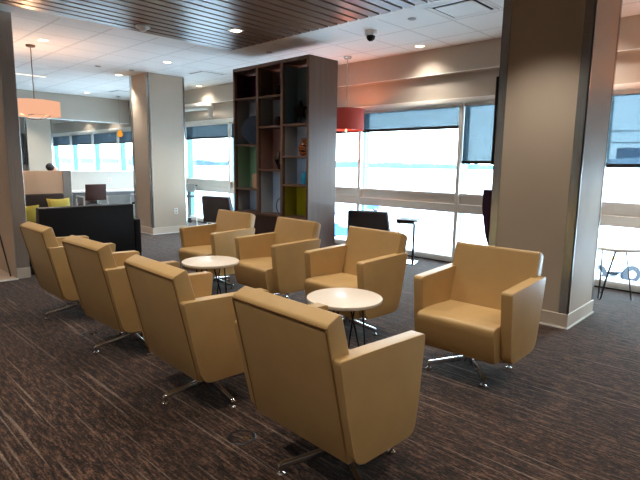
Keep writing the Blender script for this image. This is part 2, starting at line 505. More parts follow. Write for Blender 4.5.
t2.scale = (1.05, 1.05, 1.12)

# ------------------------------------------------------------------ bookcase
BX0, BX1, BY0, BY1, BZ = -6.726, -5.0, 4.924, 5.495, 2.90
bk = thing('bookcase', 'tall walnut bookcase with coloured compartments standing before the windows', 'bookcase', ((BX0+BX1)/2, (BY0+BY1)/2, 0))
ox, oy = -(BX0+BX1)/2, -(BY0+BY1)/2
TR = Matrix.Translation((ox, oy, 0))
D1, D2 = -6.12, -5.565
T = .026
mid = BY0 + .285
def bpart(name, mb, mat, label=None):
    mb.xf(TR); return obj(name, mb, mat, bk, label=label)
bpart('side_panel', MB().box(BX0, BX0+.045, BY0, BY1, 0, BZ, .002, 1), M['case'])
bpart('side_panel', MB().box(BX1-.045, BX1, BY0, BY1, 0, BZ, .002, 1), M['case'])
bpart('top_panel', MB().box(BX0+.045, BX1-.045, BY0, BY1, BZ-.05, BZ, .002, 1), M['case'])
bpart('base_panel', MB().box(BX0+.045, BX1-.045, BY0+.01, BY1-.01, 0, .64, .002, 1), M['case_dark'], 'dark closed base panel')
for d in (D1, D2): bpart('divider', MB().box(d-T, d+T, BY0, BY1, .64, BZ-.05, .002, 1), M['case'])
colsX = [(BX0+.045, D1-T), (D1+T, D2-T), (D2+T, BX1-.045)]
shelves = [[.66, 1.03, 1.72, 2.43], [.66, 1.34, 1.98, 2.42], [.66, 1.13, 1.54, 1.99]]
cols_ = [
 [((188,194,202),'blue grey'), ((150,180,158),'green'), ((164,168,176),'slate grey'), ((56,20,46),'dark plum')],
 [((190,196,204),'blue grey'), ((150,118,112),'mauve'), ((150,152,158),'slate grey'), ((98,84,80),'dark brown')],
 [((186,178,70),'yellow green'), ((186,196,206),'blue grey'), ((182,188,196),'blue grey'), ((104,126,138),'deep teal')]]
for ci, (x0, x1) in enumerate(colsX):
    zs = shelves[ci] + [BZ-.05-.013]
    for si in range(4):
        z0, z1 = zs[si], zs[si+1]
        bpart('shelf', MB().box(x0, x1, BY0+.002, BY1, z0-.015, z0+.013, .002, 1), M['case'])
        rgb, nm = cols_[ci][si]
        mat = liner_mat('lining_%s_%d%d' % (nm.replace(' ', '_'), ci, si), rgb)
        L = MB(); e = .004
        L.box(x0, x0+e, BY0+.05, mid, z0+.014, z1-.016); L.box(x1-e, x1, BY0+.05, mid, z0+.014, z1-.016)
        L.box(x0, x1, mid, mid+.001, z0+.014, z1-.016)
        bpart('compartment_lining', L, mat, nm + ' compartment lining')

G = 'ornaments in the bookcase'
def orn(name, mb, mat, loc, label, cat, parts=None):
    return tag(obj(name, mb, mat, None, loc), label, cat, G)
# star on a base
st = thing('star_sculpture', 'black star on a stand in the top right bookcase compartment', 'sculpture', (-5.325, 5.08, 2.003), 0, G)
obj('base', MB().box(-.06,.06,-.04,.04,0,.02,.003,1), M['ebony'], st)
mb = MB(); pl = []
for k in range(10):
    r_ = .135 if k % 2 == 0 else .055
    a = PI/2 + k*PI/5; pl.append((r_*math.cos(a), .20+r_*math.sin(a)))
mb.prism(pl, -.015, .015, 'y', .004, 2); obj('star', mb, M['ebony'], st)
obj('stem', MB().tube([(0,0,.02),(0,0,.16)], .008), M['black_gloss'], st)
orn('striped_vase', MB().lathe([(0,0),(.05,0),(.055,.01),(.075,.06),(.082,.11),(.062,.17),(.04,.2),(.05,.245),(.042,.245),(.034,.2),(0,.19)]), tiger(), (-5.235, 5.07, 1.553), 'orange and black striped vase in the bookcase right column', 'vase')
orn('bud_vase', MB().lathe([(0,0),(.04,0),(.05,.02),(.06,.07),(.045,.13),(.03,.165),(.036,.185),(.03,.185),(0,.16)]), plain('cyan_glaze', (20,150,200), .2), (-5.205, 5.06, 1.143), 'bright cyan small vase above the yellow-green compartment', 'vase')
mb = MB().lathe([(0,-.012),(.06,-.012),(.17,.004),(.215,.03),(.22,.036),(.21,.036),(.16,.014),(.05,0),(0,0)], n=40)
mb.xf(Matrix.Rotation(math.radians(90), 4, 'X'))
pl_ = orn('display_plate', mb, plain('blue_glaze', (84,112,150), .25), (-6.32, 5.062, 1.733+.222), 'dark blue round plate standing upright in the bookcase left column', 'plate')
pl_.rotation_euler = (0, 0, math.radians(40))
orn('wooden_block_vase', MB().box(-.06,.06,-.05,.05,0,.235,.02,3), wood('pale_block_wood', (205,170,142), (180,142,116)), (-6.31, 5.06, 1.043), 'pale wooden block vase in the green compartment', 'vase')
orn('faceted_vase', MB().lathe([(0,0),(.03,0),(.085,.15),(.03,.27),(0,.27)], n=6), M['black_gloss'], (-5.745, 5.06, 1.353), 'black faceted vase in the mauve compartment', 'vase')
mb = MB(); mb.tube([(.10*math.cos(2*PI*k/32), 0, .125+.118*math.sin(2*PI*k/32)) for k in range(33)], .007, 8)
orn('ring_sculpture', mb, M['black_metal'], (-5.73, 5.06, .673), 'thin dark wire ring sculpture in the low blue-grey middle compartment', 'sculpture')
orn('bottle_vase', MB().lathe([(0,0),(.03,0),(.05,.04),(.035,.09),(.018,.12),(.022,.15),(0,.15)], n=16), M['black_gloss'], (-5.775, 5.06, 2.433), 'small black vase in the top middle bookcase compartment', 'vase')
orn('bowl_vase', MB().lathe([(0,0),(.03,0),(.055,.05),(.05,.10),(.03,.14),(0,.14)], n=16), M['brown_leather'], (-5.785, 5.06, 1.993), 'small brown vase in the middle column, second compartment from the top', 'vase')

# ------------------------------------------------------------------ dark chairs by the windows
def make_slipper(label):
    t = thing('lounge_chair', label, 'chair', (0,0,0), 0, 'charcoal lounge chairs facing the windows')
    obj('seat', MB().prism([(-.25,.30),(-.25,.42),(.28,.43),(.31,.41),(.30,.30)], -.31, .31, 'u', .015, 3), M['charcoal'], t)
    mb = MB()
    prof = [(-.24,.23),(-.34,.75),(-.335,.765),(-.27,.775),(-.255,.765),(-.16,.43),(-.15,.23)]
    mb.prism(prof, -.33, .33, 'u', .014, 3)
    for v in mb.bm.verts: v.co.x *= 1.03 - .13*max(0, (v.co.z-.23)/.54)
    obj('backrest', mb, M['charcoal'], t)
    obj('frame', MB().box(-.29,.29,-.24,.27,.265,.30,.004,1), M['white_metal'], t)
    for sx in (-.27,.27):
        for sy in (-.22,.24):
            obj('leg', MB().box(sx-.014,sx+.014,sy-.014,sy+.014,0,.265,.003,1), M['white_metal'], t)
    return t
s0 = make_slipper('charcoal lounge chair facing the window, behind the armchair in the middle of the picture')
s0.location = (-4.68, 6.02, 0); s0.rotation_euler = (0,0,math.radians(20))
s1 = dup(s0, (-8.53, 6.02, 0), math.radians(16), 'charcoal lounge chair facing the window, left of the bookcase')

s1.scale = (1.13, 1, 1)
ct = thing('laptop_table', 'small black cantilever table by the window with a silver foot', 'table', (-4.17, 6.22, 0), math.radians(20))
obj('foot_plate', MB().box(-.13,.13,-.16,.16,0,.014,.003,1), M['chrome'], ct)
obj('post', MB().box(.06,.09,-.02,.02,.014,.60), M['black_metal'], ct)
obj('post_brace', MB().box(-.16,-.145,-.02,.02,.40,.60), M['black_metal'], ct)
obj('drawer_box', MB().box(-.16,.10,-.13,.13,.595,.64,.003,1), M['black_metal'], ct)
obj('tabletop', MB().box(-.175,.15,-.17,.17,.64,.658,.004,1), M['black_metal'], ct)

wc = thing('wing_chair', 'purple high-backed wing chair mostly hidden behind the right pillar', 'chair', (-2.42, 5.98, 0), 0)
mb = MB(); mb.prism([(-.24,.42),(-.30,.62),(-.36,.95),(-.37,1.17),(.37,1.17),(.36,.95),(.30,.62),(.24,.42)], -.30, -.22, 'y', .02, 3)
obj('backrest', mb, M['purple'], wc)
for s in (-1, 1):
    mb = MB(); mb.prism([(-.25,.42),(-.26,1.16),(.02,1.10),(.10,.70),(.22,.60),(.22,.42)], -.02, .02, 'u', .012, 2)
    for v in mb.bm.verts: v.co.x += s*(.24 + .115*min(1, max(0, (v.co.z-.42)/.55)))
    obj('wing', mb, M['purple'], wc)
obj('seat', MB().box(-.25,.25,-.24,.26,.30,.46,.03,3), M['purple'], wc)
for sx in (-.2,.2):
    for sy in (-.2,.2): obj('leg', MB().tube([(sx,sy,0),(sx*.9,sy*.9,.31)], .014), M['black_metal'], wc)

# ------------------------------------------------------------------ booth at the left
bs = thing('loveseat', 'black loveseat seen from behind, in front of the tan partition', 'sofa', (-7.3, 2.71, 0), 0)
y0, y1 = -.80, .73
obj('backrest', MB().prism([(.38,.10),(.37,.83),(.35,.84),(.24,.84),(.20,.46),(.20,.10)], -.655, .59, 'y', .012, 2), M['black_leather'], bs)
obj('seat', MB().box(-.42,.24,-.66,.60,.20,.45,.03,3), M['black_leather'], bs)
obj('armrest', MB().box(-.40,.382,-.79,-.655,.10,.61,.02,3), M['black_leather'], bs)
obj('armrest', MB().box(-.40,.382,.59,.69,.10,.615,.02,3), M['black_leather'], bs)
obj('plinth', MB().box(-.36,.375,-.78,.68,0,.10), M['black_metal'], bs)
so = thing('settee', 'dark brown settee against the tan partition, facing the black loveseat', 'sofa', (-8.46, 2.40, 0), 0)
obj('backrest', MB().prism([(-.32,.2),(-.32,.90),(-.30,.91),(-.22,.90),(-.16,.45),(-.16,.2)], -.50, .56, 'y', .02, 3), M['brown_leather'], so)
obj('seat', MB().box(-.18,.22,-.50,.57,.16,.45,.03,3), M['brown_leather'], so)
obj('plinth', MB().box(-.28,.20,-.50,.56,0,.16), M['black_metal'], so)
def pillow(name, w, h, d, mat, loc, rot, label):
    mb = MB(); n = 10
    def P(i, j, s):
        a, b = i/n*2-1, j/n*2-1
        pinch = 1 - .10*(1-abs(a)**1.5)*abs(b)**4
        pin2 = 1 - .10*(1-abs(b)**1.5)*abs(a)**4
        th = d*((1-a**4)*(1-b**4))**.6
        return (s*th/2, a*w/2*pin2, b*h/2*pinch)
    for s in (-1, 1):
        g = [[mb.bm.verts.new(P(i, j, s)) for j in range(n+1)] for i in range(n+1)]
        for i in range(n):
            for j in range(n): mb.bm.faces.new((g[i][j], g[i+1][j], g[i+1][j+1], g[i][j+1]))
    return tag(obj(name, mb, mat, None, loc, rot), label, 'pillow', 'pillows on the settee')
pillow('throw_pillow', .36, .40, .13, M['yellow'], (-8.47, 2.82, .655), (0, math.radians(-14), .1), 'mustard yellow pillow leaning on the settee back, right of the other pillow')
pillow('throw_pillow', .34, .32, .13, M['yellow2'], (-8.30, 2.30, .62), (0, math.radians(-16), -.2), 'olive yellow pillow low at the left end, beside the loveseat corner')

# counter along the half wall with chairs
ctn = thing('counter', 'pale long counter fixed along the white half wall', 'counter', (-11.72, 4.7, 0))
obj('worktop', MB().box(-.275,.27,-1.65,1.7,.735,.775,.004,1), M['white_top'], ctn)
obj('apron', MB().box(-.275,.20,-1.62,1.67,.66,.735), M['grey_plastic'], ctn)
for yy_ in (-1.4, 0, 1.45): obj('bracket', MB().box(-.26,.1,yy_-.02,yy_+.02,0,.66), M['steel'], ctn)
def make_counter_chair(label):
    t = thing('desk_chair', label, 'chair', (0,0,0), 0, 'dark chairs at the counter')
    mb = MB(); mb.prism([(.245,.60),(.28,.93),(.275,.945),(.25,.945),(.235,.93),(.205,.60)], -.215, .215, 'y', .014, 3)
    obj('backrest', mb, M['chair_brown'], t)
    obj('seat', MB().box(-.22,.22,-.22,.22,.44,.49,.02,3), M['black_leather'], t)
    for s in (-1, 1):
        f = MB(); f.tube([(.25,s*.25,.003),(.235,s*.25,.44),(.225,s*.25,.66),(.10,s*.25,.67),(-.14,s*.25,.67),(-.2,s*.25,.62),(-.22,s*.25,.003)], .017, 8)
        obj('arm_frame', f, M['white_metal'], t)
    f = MB(); f.box(-.22,.24,-.25,.25,.425,.44); obj('seat_rail', f, M['white_metal'], t)
    return t
k0 = make_counter_chair('dark brown chair with white metal arms drawn up to the counter')
k0.location = (-11.2, 4.39, 0)
dup(k0, (-11.18, 5.60, 0), 0, 'dark chair at the counter, half hidden by the middle pillar')

# person beyond the half wall, seated
pr = thing('person', 'person with dark hair seated beyond the white half wall, only the head showing', 'person', (-13.05, 4.22, 0), 0)
V = [(0,0,.52),(0,0,.66),(0,.01,.84),(0,.01,.98),(0,.02,1.075),(0,.03,1.15),(0,.045,1.23),(0,.03,1.30)]
R_ = [.13,.125,.13,.11,.052,.062,.085,.07]
Ed = [(i, i+1) for i in range(7)]
def add(p, r, frm):
    V.append(p); R_.append(r); Ed.append((frm, len(V)-1)); return len(V)-1
n_ = add((0,.135,1.215), .018, 6)
for s in (-1, 1):
    a = add((s*.17,.0,1.0), .06, 3); a = add((s*.21,.03,.78), .045, a); a = add((s*.17,.22,.70), .036, a); h = add((s*.13,.33,.70), .03, a)
    for f in range(4): q = add((s*(.10+.02*f), .385, .70), .009, h); add((s*(.10+.02*f), .42-.006*abs(f-1), .685), .008, q)
    q = add((s*.085,.35,.705), .010, h); add((s*.07,.38,.70), .009, q)
    a = add((s*.1,.10,.52), .085, 0); a = add((s*.11,.42,.50), .06, a); a = add((s*.11,.44,.10), .042, a); add((s*.11,.58,.04), .036, a)
me = bpy.data.meshes.new('body'); me.from_pydata(V, Ed, [])
me.materials.append(M['skin'])
body = bpy.data.objects.new('body', me); col.objects.link(body); body.parent = pr
bpy.context.view_layer.objects.active = body
sk = body.modifiers.new('skin', 'SKIN'); sk.use_smooth_shade = True
for i, rv in enumerate(R_):
    me.skin_vertices[0].data[i].radius = (rv, rv)
me.skin_vertices[0].data[0].use_root = True
body.modifiers.new('sub', 'SUBSURF').levels = 1
mb = MB(); mb.lathe([(0,.106),(.045,.100),(.075,.075),(.089,.035),(.089,-.01),(.08,-.04),(.065,-.06),(.055,-.055),(.075,0),(0,.07)], n=20)
obj('hair', mb, M['hair'], pr, (0,-.028,1.262), (math.radians(42),0,0))
mb = MB(); mb.lathe([(.16,.46),(.165,.60),(.155,.75),(.18,.92),(.155,1.03),(.07,1.075),(.06,1.07)], n=20, cap=False)
for v in mb.bm.verts: v.co.y *= .78
obj('shirt', mb, M['shirt'], pr)
for s in (-1, 1):
    mb = MB(); mb.tube([(s*.15,0,1.0),(s*.21,.02,.86),(s*.222,.04,.76)], [.075,.066,.06], 12, False); obj('sleeve', mb, M['shirt'], pr)
    mb = MB(); mb.tube([(s*.09,.0,.52),(s*.11,.25,.52),(s*.115,.44,.49),(s*.115,.45,.30),(s*.11,.45,.10)], [.11,.10,.08,.068,.062], 12, False); obj('trouser_leg', mb, M['charcoal'], pr)
    obj('eye', MB().lathe([(0,-.008),(.008,0),(0,.008)], n=8), M['hair'], pr, (s*.035,.118,1.245))
stl = thing('visitor_chair', 'chair under the person beyond the half wall', 'chair', (-13.05, 4.20, 0), 0)
obj('seat', MB().box(-.23,.23,-.2,.25,.37,.41,.015,2), M['charcoal'], stl)
obj('backrest', MB().box(-.22,.22,-.25,-.21,.5,.85,.015,2), M['charcoal'], stl)
for sx in (-.2,.2):
    for sy in (-.23,.22): obj('leg', MB().tube([(sx,sy,0),(sx,sy,.37 if sy > 0 else .8)], .012), M['white_metal'], stl)

# stool and high table seen between pillar and bookcase
bst = thing('bar_stool', 'white metal stool with a dark seat behind the middle pillar', 'stool', (-10.03, 5.95, 0), 0)
obj('seat', MB().box(-.19,.19,-.19,.19,.66,.70,.015,2), M['black_leather'], bst)
obj('backrest', MB().box(-.19,.19,.16,.20,.78,.96,.012,2), M['grey_plastic'], bst)
for sx in (-1,1):
    for sy in (-1,1): obj('leg', MB().tube([(sx*.21,sy*.21,0),(sx*.16,sy*.17,.66)] + ([(sx*.16,.19,.95)] if sy > 0 else []), .012), M['white_metal'], bst)
mb = MB()
for s in (-1,1):
    mb.tube([(-.195,s*.195,.22),(.195,s*.195,.22)], .01); mb.tube([(s*.195,-.195,.22),(s*.195,.195,.22)], .01)
obj('footrest', mb, M['white_metal'], bst)
bt = thing('high_table', 'dark-topped high table behind the white stool, at the window', 'table', (-11.03, 6.42, 0), 0)
obj('tabletop', MB().box(-.25,.52,-.2,.2,.87,.90,.004,1), M['black_metal'], bt)
for sx in (-.2,.47): obj('leg', MB().box(sx-.02,sx+.02,-.03,.03,0,.87), M['black_metal'], bt)

# ------------------------------------------------------------------ roller blinds
blinds = [
 (.066-1*PB, .066+0*PB, 1.456, 'grey mesh roller blind right of the right pillar, pulled lowest'),
 (.066-2*PB, .066-1*PB, 1.48, 'grey mesh roller blind directly left of the right pillar, pulled halfway down'),
 (.066-3*PB, .066-2*PB, 1.985, 'short blue-grey roller blind on the window behind the black cantilever table'),
 (.066-4*PB, .066-3*PB, 1.985, 'short roller blind behind the bookcase and red drum lamp'),
 (.066-5*PB, .066-4*PB, 1.99, 'short roller blind showing as a sliver left of the bookcase'),
 (.066-6*PB, .066-5*PB, 1.99, 'short roller blind between the middle pillar and bookcase'),
 (.066-8*PB, .066-7*PB, 1.965, 'dark short roller blind behind the amber pendant'),
 (.066-9*PB, .066-8*PB, 1.965, 'dark short roller blind, third from the left of the far windows'),
 (.066-10*PB, .066-9*PB, 1.965, 'dark short roller blind, second from the left of the far windows'),
 (.066-11*PB, .066-10*PB, 1.965, 'dark short roller blind on the farthest left window'),
]
for a, b, zb, lb in blinds:
    t = thing('roller_blind', lb, 'blind', ((a+b)/2, YW+.035, zb), 0, 'roller blinds on the windows')
    h = (b-a)/2 - .032
    obj('fabric', MB().box(-h, h, -.001, .001, .035, 2.315-zb), M['shade'], t)
    obj('bottom_bar', MB().box(-h, h, -.014, .014, -.005, .042, .003, 1), M['shade_bar'], t)
    mb = MB(); mb.tube([(-h,0,2.312-zb),(h,0,2.312-zb)], .022, 12); obj('roller_tube', mb, M['shade_bar'], t)

# duct near the window wall
mb = MB()
mb.tube([(-12.6,6.50,2.72),(-9.92,6.50,2.69),(-9.80,6.50,2.68),(-9.735,6.50,2.64),(-9.72,6.50,2.56),(-9.72,6.50,2.43)], [.085,.085,.085,.075,.06,.06], 16)
dt = tag(obj('duct_pipe', mb, M['pipe']), 'metal duct pipe turning down above the window beside the middle pillar', 'pipe')

# ------------------------------------------------------------------ lamps
def spot(x, y, z, e, color=(1,.92,.82), ang=100, blend=.7, size=.06):
    l = bpy.data.lights.new('downlight_lamp', 'SPOT'); l.energy = e; l.color = color
    l.spot_size = math.radians(ang); l.spot_blend = blend; l.shadow_soft_size = size
    o = bpy.data.objects.new('downlight_lamp', l); col.objects.link(o); o.location = (x, y, z); return o
E_DL = 120
dl = [(-7.99,2.58,'recessed round downlight beside the drum pendant rod'),
      (-9.98,4.57,'recessed round downlight at the left top of the middle pillar'),
      (-8.06,4.54,'recessed round downlight right of the middle pillar top, in the tiled ceiling'),
      (-13.18,5.19,'faint recessed downlight farthest left near the header beam'),
      (-9.97,6.38,'recessed round downlight near the window wall, right of the middle pillar'),
      (-4.18,6.31,'recessed round downlight near the window wall, right of the dome camera')]
def make_dl(label):
    t = thing('downlight', label, 'light', (0,0,0), 0, 'recessed round downlights')
    obj('trim_ring', MB().lathe([(.062,-.001),(.066,-.008),(.088,-.006),(.092,-.0005),(.062,-.0005)], n=28, cap=False), M['white'], t)
    obj('lens', MB().lathe([(0,-.002),(.062,-.002),(.062,-.0005),(0,-.0005)], n=24), M['bulb'], t)
    return t
d0 = None
for x, y, lb in dl:
    if d0 is None: d0 = make_dl(lb); d0.location = (x, y, HC)
    else: dup(d0, (x, y, HC), 0, lb)
    spot(x, y, HC-.02, E_DL if y < 6 else 55, ang=100 if y < 6 else 135, blend=.8 if y < 6 else 1)
wl = thing('square_downlight', 'small square downlight in the dark wood slat ceiling', 'light', (-5.33, 3.96, HC-.045))
obj('trim_frame', MB().box(-.075,.075,-.075,.075,-.006,0,.002,1), M['white'], wl)
obj('lens', MB().box(-.052,.052,-.052,.052,-.009,-.006), M['bulb'], wl)
for x in (-5.33, -3.45, -1.75, .1):
    for y in (3.96, 2.1, .2, -1.7):
        spot(x, y, HC-.062, 92 if y > 0 else 165)
for x in (-2.05, .1): spot(x, 6.31, HC-.02, 60, ang=135, blend=1)
for x in (-11.9, -15.9, -18.5):
    for y in (2.6, 4.6): spot(x, y, HC-.02, E_DL)
for x in (-7.7, -9.7): spot(x, .7, HC-.02, 45, (1,.92,.82), 130, 1)  # unseen lamps added to brighten the return wall in the left opening
for x in (-15, -17): spot(x, 6.35, HC-.02, 40)
sl = thing('slot_downlight', 'white linear slot light in the ceiling by the left pendant rod', 'light', (-11.41, 3.3, HC))
obj('housing', MB().box(-.045,.045,-.40,.40,-.008,-.0005,.002,1), M['white'], sl)
obj('lens', MB().box(-.032,.032,-.385,.385,-.011,-.008), M['slot_light'], sl)

# drum pendants
def drum(name, label, loc, rad, z0, z1, mat, inner, rod, ring):
    x, y = loc
    t = thing(name, label, 'lamp', (x, y, z0), 0, None)
    top = HC - z0
    h = z1 - z0
    obj('canopy', MB().lathe([(0,top-.03),(.05,top-.03),(.062,top-.022),(.065,top-.0005),(0,top-.0005)], n=20), ring, t)
    obj('rod', MB().tube([(0,0,h-.02),(0,0,top-.02)], .007), rod, t)
    obj('lamp_shade', MB().lathe([(rad,0),(rad,h),(rad-.006,h),(rad-.006,0),(rad,0)], n=48, cap=False), mat, t)
    f = MB()
    f.tube([(-rad+.01,0,.03),(rad-.01,0,.03)], .006); f.tube([(0,-rad+.01,.03),(0,rad-.01,.03)], .006)
    f.tube([(0,0,.03),(0,0,h)], .006)
    obj('frame', f, ring, t)
    return t, h
t, h = drum('drum_pendant', 'glowing peach drum pendant hanging beside the metal wall end', (-8.48,2.56), .345, 2.10, 2.315, M['peach_shade'], None, M['dark_bronze'], M['dark_bronze'])
for a in (.4, .4+PI/2):
    f = MB(); f.tube([(.27*math.cos(a)*s/8, .27*math.sin(a)*s/8, .02-.075*(1-(s/8)**2)) for s in range(-8, 9)], .006, 6); obj('hoop', f, M['dark_bronze'], t)
for a in (0, PI*2/3, PI*4/3):
    obj('bulb', MB().lathe([(0,0),(.02,.01),(.03,.04),(.02,.07),(0,.08)], (.16*math.cos(a), .16*math.sin(a), .05), 12), M['glow'], t)
def point(x, y, z, e, c, s=.1):
    l = bpy.data.lights.new('pendant_lamp', 'POINT'); l.energy = e; l.color = c; l.shadow_soft_size = s
    o = bpy.data.objects.new('pendant_lamp', l); col.objects.link(o); o.location = (x, y, z)
point(-8.48, 2.56, 2.25, 30, (1,.55,.3), .05)
t, h = drum('red_drum_pendant', 'red drum pendant hanging between the bookcase and the windows', (-5.43,6.19), .285, 1.985, 2.315, M['red_shade'], None, M['steel'], M['steel'])
obj('finial', MB().lathe([(0,-.03),(.016,-.02),(.016,.0),(.006,.03),(0,.03)], n=12), M['glow'], t)
point(-5.43, 6.19, 2.2, 14, (1,.36,.18), .05)
t, h = drum('red_drum_pendant', 'red drum pendant just beyond the right picture edge, glowing on the wall', (-.88,6.27), .285, 1.985, 2.315, M['red_shade'], None, M['steel'], M['steel'])
point(-.88, 6.27, 2.36, 14, (1,.40,.18), .05)
ap = thing('pendant_lamp', 'small amber glass pendant in front of the far left windows', 'lamp', (-13.2,6.0,2.07))
obj('lamp_glass', MB().lathe([(0,0),(.045,.005),(.07,.05),(.065,.10),(.03,.165),(.02,.185),(0,.19)], n=20), M['amber_glass'], ap)
obj('cord', MB().tube([(0,0,.185),(0,0,HC-2.07-.01)], .0015), M['black_metal'], ap)
obj('canopy', MB().lathe([(0,HC-2.07-.02),(.045,HC-2.07-.02),(.05,HC-2.0705),(0,HC-2.0705)], n=16), M['bronze'], ap)

# ------------------------------------------------------------------ ceiling fittings
dc = thing('dome_camera', 'white ceiling dome camera with black lens right of the bookcase top', 'camera', (-4.195, 5.22, HC))
obj('mount', MB().lathe([(0,-.06),(.07,-.06),(.078,-.052),(.08,-.0005),(0,-.0005)], n=28), M['white'], dc)
obj('dome', MB().lathe([(0,-.128),(.02,-.125),(.042,-.108),(.054,-.085),(.057,-.06),(0,-.06)], n=24), M['black_gloss'], dc)
sd = thing('smoke_detector', 'white round smoke detector on the slatted wood ceiling', 'detector', (-6.03, 3.085, HC-.045))
obj('base', MB().lathe([(0,-.03),(.075,-.03),(.085,-.022),(.085,0),(0,0)], n=28), M['white'], sd)
obj('sensor_head', MB().lathe([(0,-.065),(.025,-.065),(.035,-.055),(.05,-.04),(.055,-.03),(0,-.03)], n=20), M['white'], sd)
def vent(x, y, label, s=.28):
    t = thing('air_vent', label, 'vent', (x, y, HC), 0, 'square ceiling air vents')
    mb = MB()
    for k in range(4):
        m2 = MB().box(-s, s, s-.035, s, -.008, -.0005)
        m2.xf(Matrix.Rotation(k*PI/2, 4, 'Z'))
        tmp = bpy.data.meshes.new('tmp'); m2.bm.to_mesh(tmp); m2.bm.free(); mb.bm.from_mesh(tmp); bpy.data.meshes.remove(tmp)
    obj('frame', mb, M['white'], t)
    obj('backing', MB().box(-s+.035, s-.035, -s+.035, s-.035, -.003, -.0005), M['dark'], t)
    obj('plaque', MB().box(-s+.065, s-.065, -s+.065, s-.065, -.016, -.006, .004, 1), M['white'], t)
vent(-2.87, 5.13, 'square ceiling vent at the top edge, left of the right pillar')
vent(-8.53, 5.62, 'square ceiling vent between the middle pillar and the bookcase')
vent(-12.35, 5.73, 'small far ceiling vent left of the middle pillar')
for x, y, lb in ((-9.37,3.91,'white sprinkler cover in the tiled ceiling above and left of the middle pillar'),
                 (-9.27,4.49,'white sprinkler cover just over the middle pillar top'),
                 (-3.50,5.10,'white sprinkler cover right of the dome camera'),
                 (-6.13,5.17,'white sprinkler cover just above the bookcase')):
    tag(obj('sprinkler_cover', MB().lathe([(0,-.012),(.04,-.012),(.05,-.004),(.05,-.0005),(0,-.0005)], n=20), M['grey_plastic'], None, (x, y, HC)), lb, 'sprinkler', 'ceiling sprinkler covers')

# ------------------------------------------------------------------ small fixtures
def outlet(loc, rz, label):
    t = thing('wall_outlet', label, 'outlet', loc, rz)
    obj('plate', MB().box(.0005,.008,-.042,.042,-.06,.06,.002,1), M['white'], t)
    for s in (-1, 1): obj('socket', MB().box(.008,.010,-.016,.016,s*.028-.014,s*.028+.014,.001,1), M['grey_plastic'], t)
outlet((-9.23, 5.295, .445), 0, 'white power outlet low on the middle pillar')
outlet((-12.0, 5.15, .98), 0, 'white outlet plate on the half wall above the counter')
def cover(x, y, label):
    t = thing('floor_outlet', label, 'floor outlet', (x, y, 0), .3, 'round floor outlets')
    obj('ring', MB().lathe([(.058,.0005),(.060,.004),(.072,.004),(.076,.0005)], n=32, cap=False), M['black_metal'], t)
    obj('lid', MB().lathe([(0,.0005),(.058,.0005),(.058,.003),(0,.003)], n=28), M['carpet'], t)
    obj('latch', MB().box(.01,.045,-.012,.012,.003,.006,.001,1), M['chrome'], t)
cover(-2.01, 1.505, 'round floor outlet in the carpet left of the foreground chair')
cover(-4.20, 1.57, 'round floor outlet in the carpet between the two far near-row chairs')
ds = thing('wall_display', 'thin black screen seen edge-on at the left side of the right pillar', 'screen', (-2.20, 5.05, 1.88))
obj('bezel', MB().box(-.065,-.02,-.30,.30,-.42,.42,.004,1), M['black_metal'], ds)
obj('mount', MB().box(-.02,-.007,-.1,.1,-.1,.1), M['black_metal'], ds)
dp = thing('wall_monitor', 'black monitor on the side of the far left pillar', 'screen', (-17.02, 4.74, 1.75))
obj('bezel', MB().box(-.36,.28,-.08,-.03,-.45,.45,.004,1), M['black_metal'], dp)
obj('screen', MB().box(-.33,.25,-.083,-.08,-.42,.42), M['black_gloss'], dp)
obj('mount', MB().box(-.1,.1,-.03,-.007,-.1,.1), M['black_metal'], dp)
tag(obj('metal_rod', MB().tube([(-6.98,1.70,.008),(-7.46,1.712,.58)], .009), M['black_metal']), 'thin black rod leaning on the wall at the left picture edge', 'rod')

# ------------------------------------------------------------------ outside
GZ = -4.4
struct('ground_apron', MB().box(-900, 500, 7.5, 1200, GZ-.2, GZ), M['snow'])
mb = MB(); N = 260
def far(th, d): return (-math.sin(th)*d, math.cos(th)*d)
prev = None
for k in range(N+1):
    th = math.radians(5 + 55*k/N)
    x, y = far(th, 800); h = 6.6 + 1.0*math.sin(k*.31) + random.random()*2.6
    a = mb.bm.verts.new((x, y, GZ)); b = mb.bm.verts.new((x, y, GZ+h))
    x2, y2 = far(th, 815); c = mb.bm.verts.new((x2, y2, GZ)); d = mb.bm.verts.new((x2, y2, GZ+h*.95))
    if prev:
        mb.bm.faces.new((prev[0], a, b, prev[1])); mb.bm.faces.new((prev[1], b, d, prev[3])); mb.bm.faces.new((prev[3], d, c, prev[2]))
    prev = (a, b, c, d)
o = obj('treeline', mb, M['tree'], smooth=False); o['kind'] = 'stuff'; tag(o, 'distant line of trees tinted blue for haze along the horizon outside', 'trees')
mb = MB(); prev = None
for k in range(81):
    th = math.radians(5 + 80*k/80); s = math.degrees(th)
    h = 6 + 9*math.exp(-((s-38)/6)**2) + 4*math.exp(-((s-68)/9)**2)
    x, y = far(th, 880); x2, y2 = far(th, 1000)
    a = mb.bm.verts.new((x, y, GZ)); b = mb.bm.verts.new((x2, y2, GZ+h)); c = mb.bm.verts.new((x2*1.1, y2*1.1, GZ))
    if prev: mb.bm.faces.new((prev[0], a, b, prev[1])); mb.bm.faces.new((prev[1], b, c, prev[2]))
    prev = (a, b, c)
struct('ground_hills', mb, M['hill'])

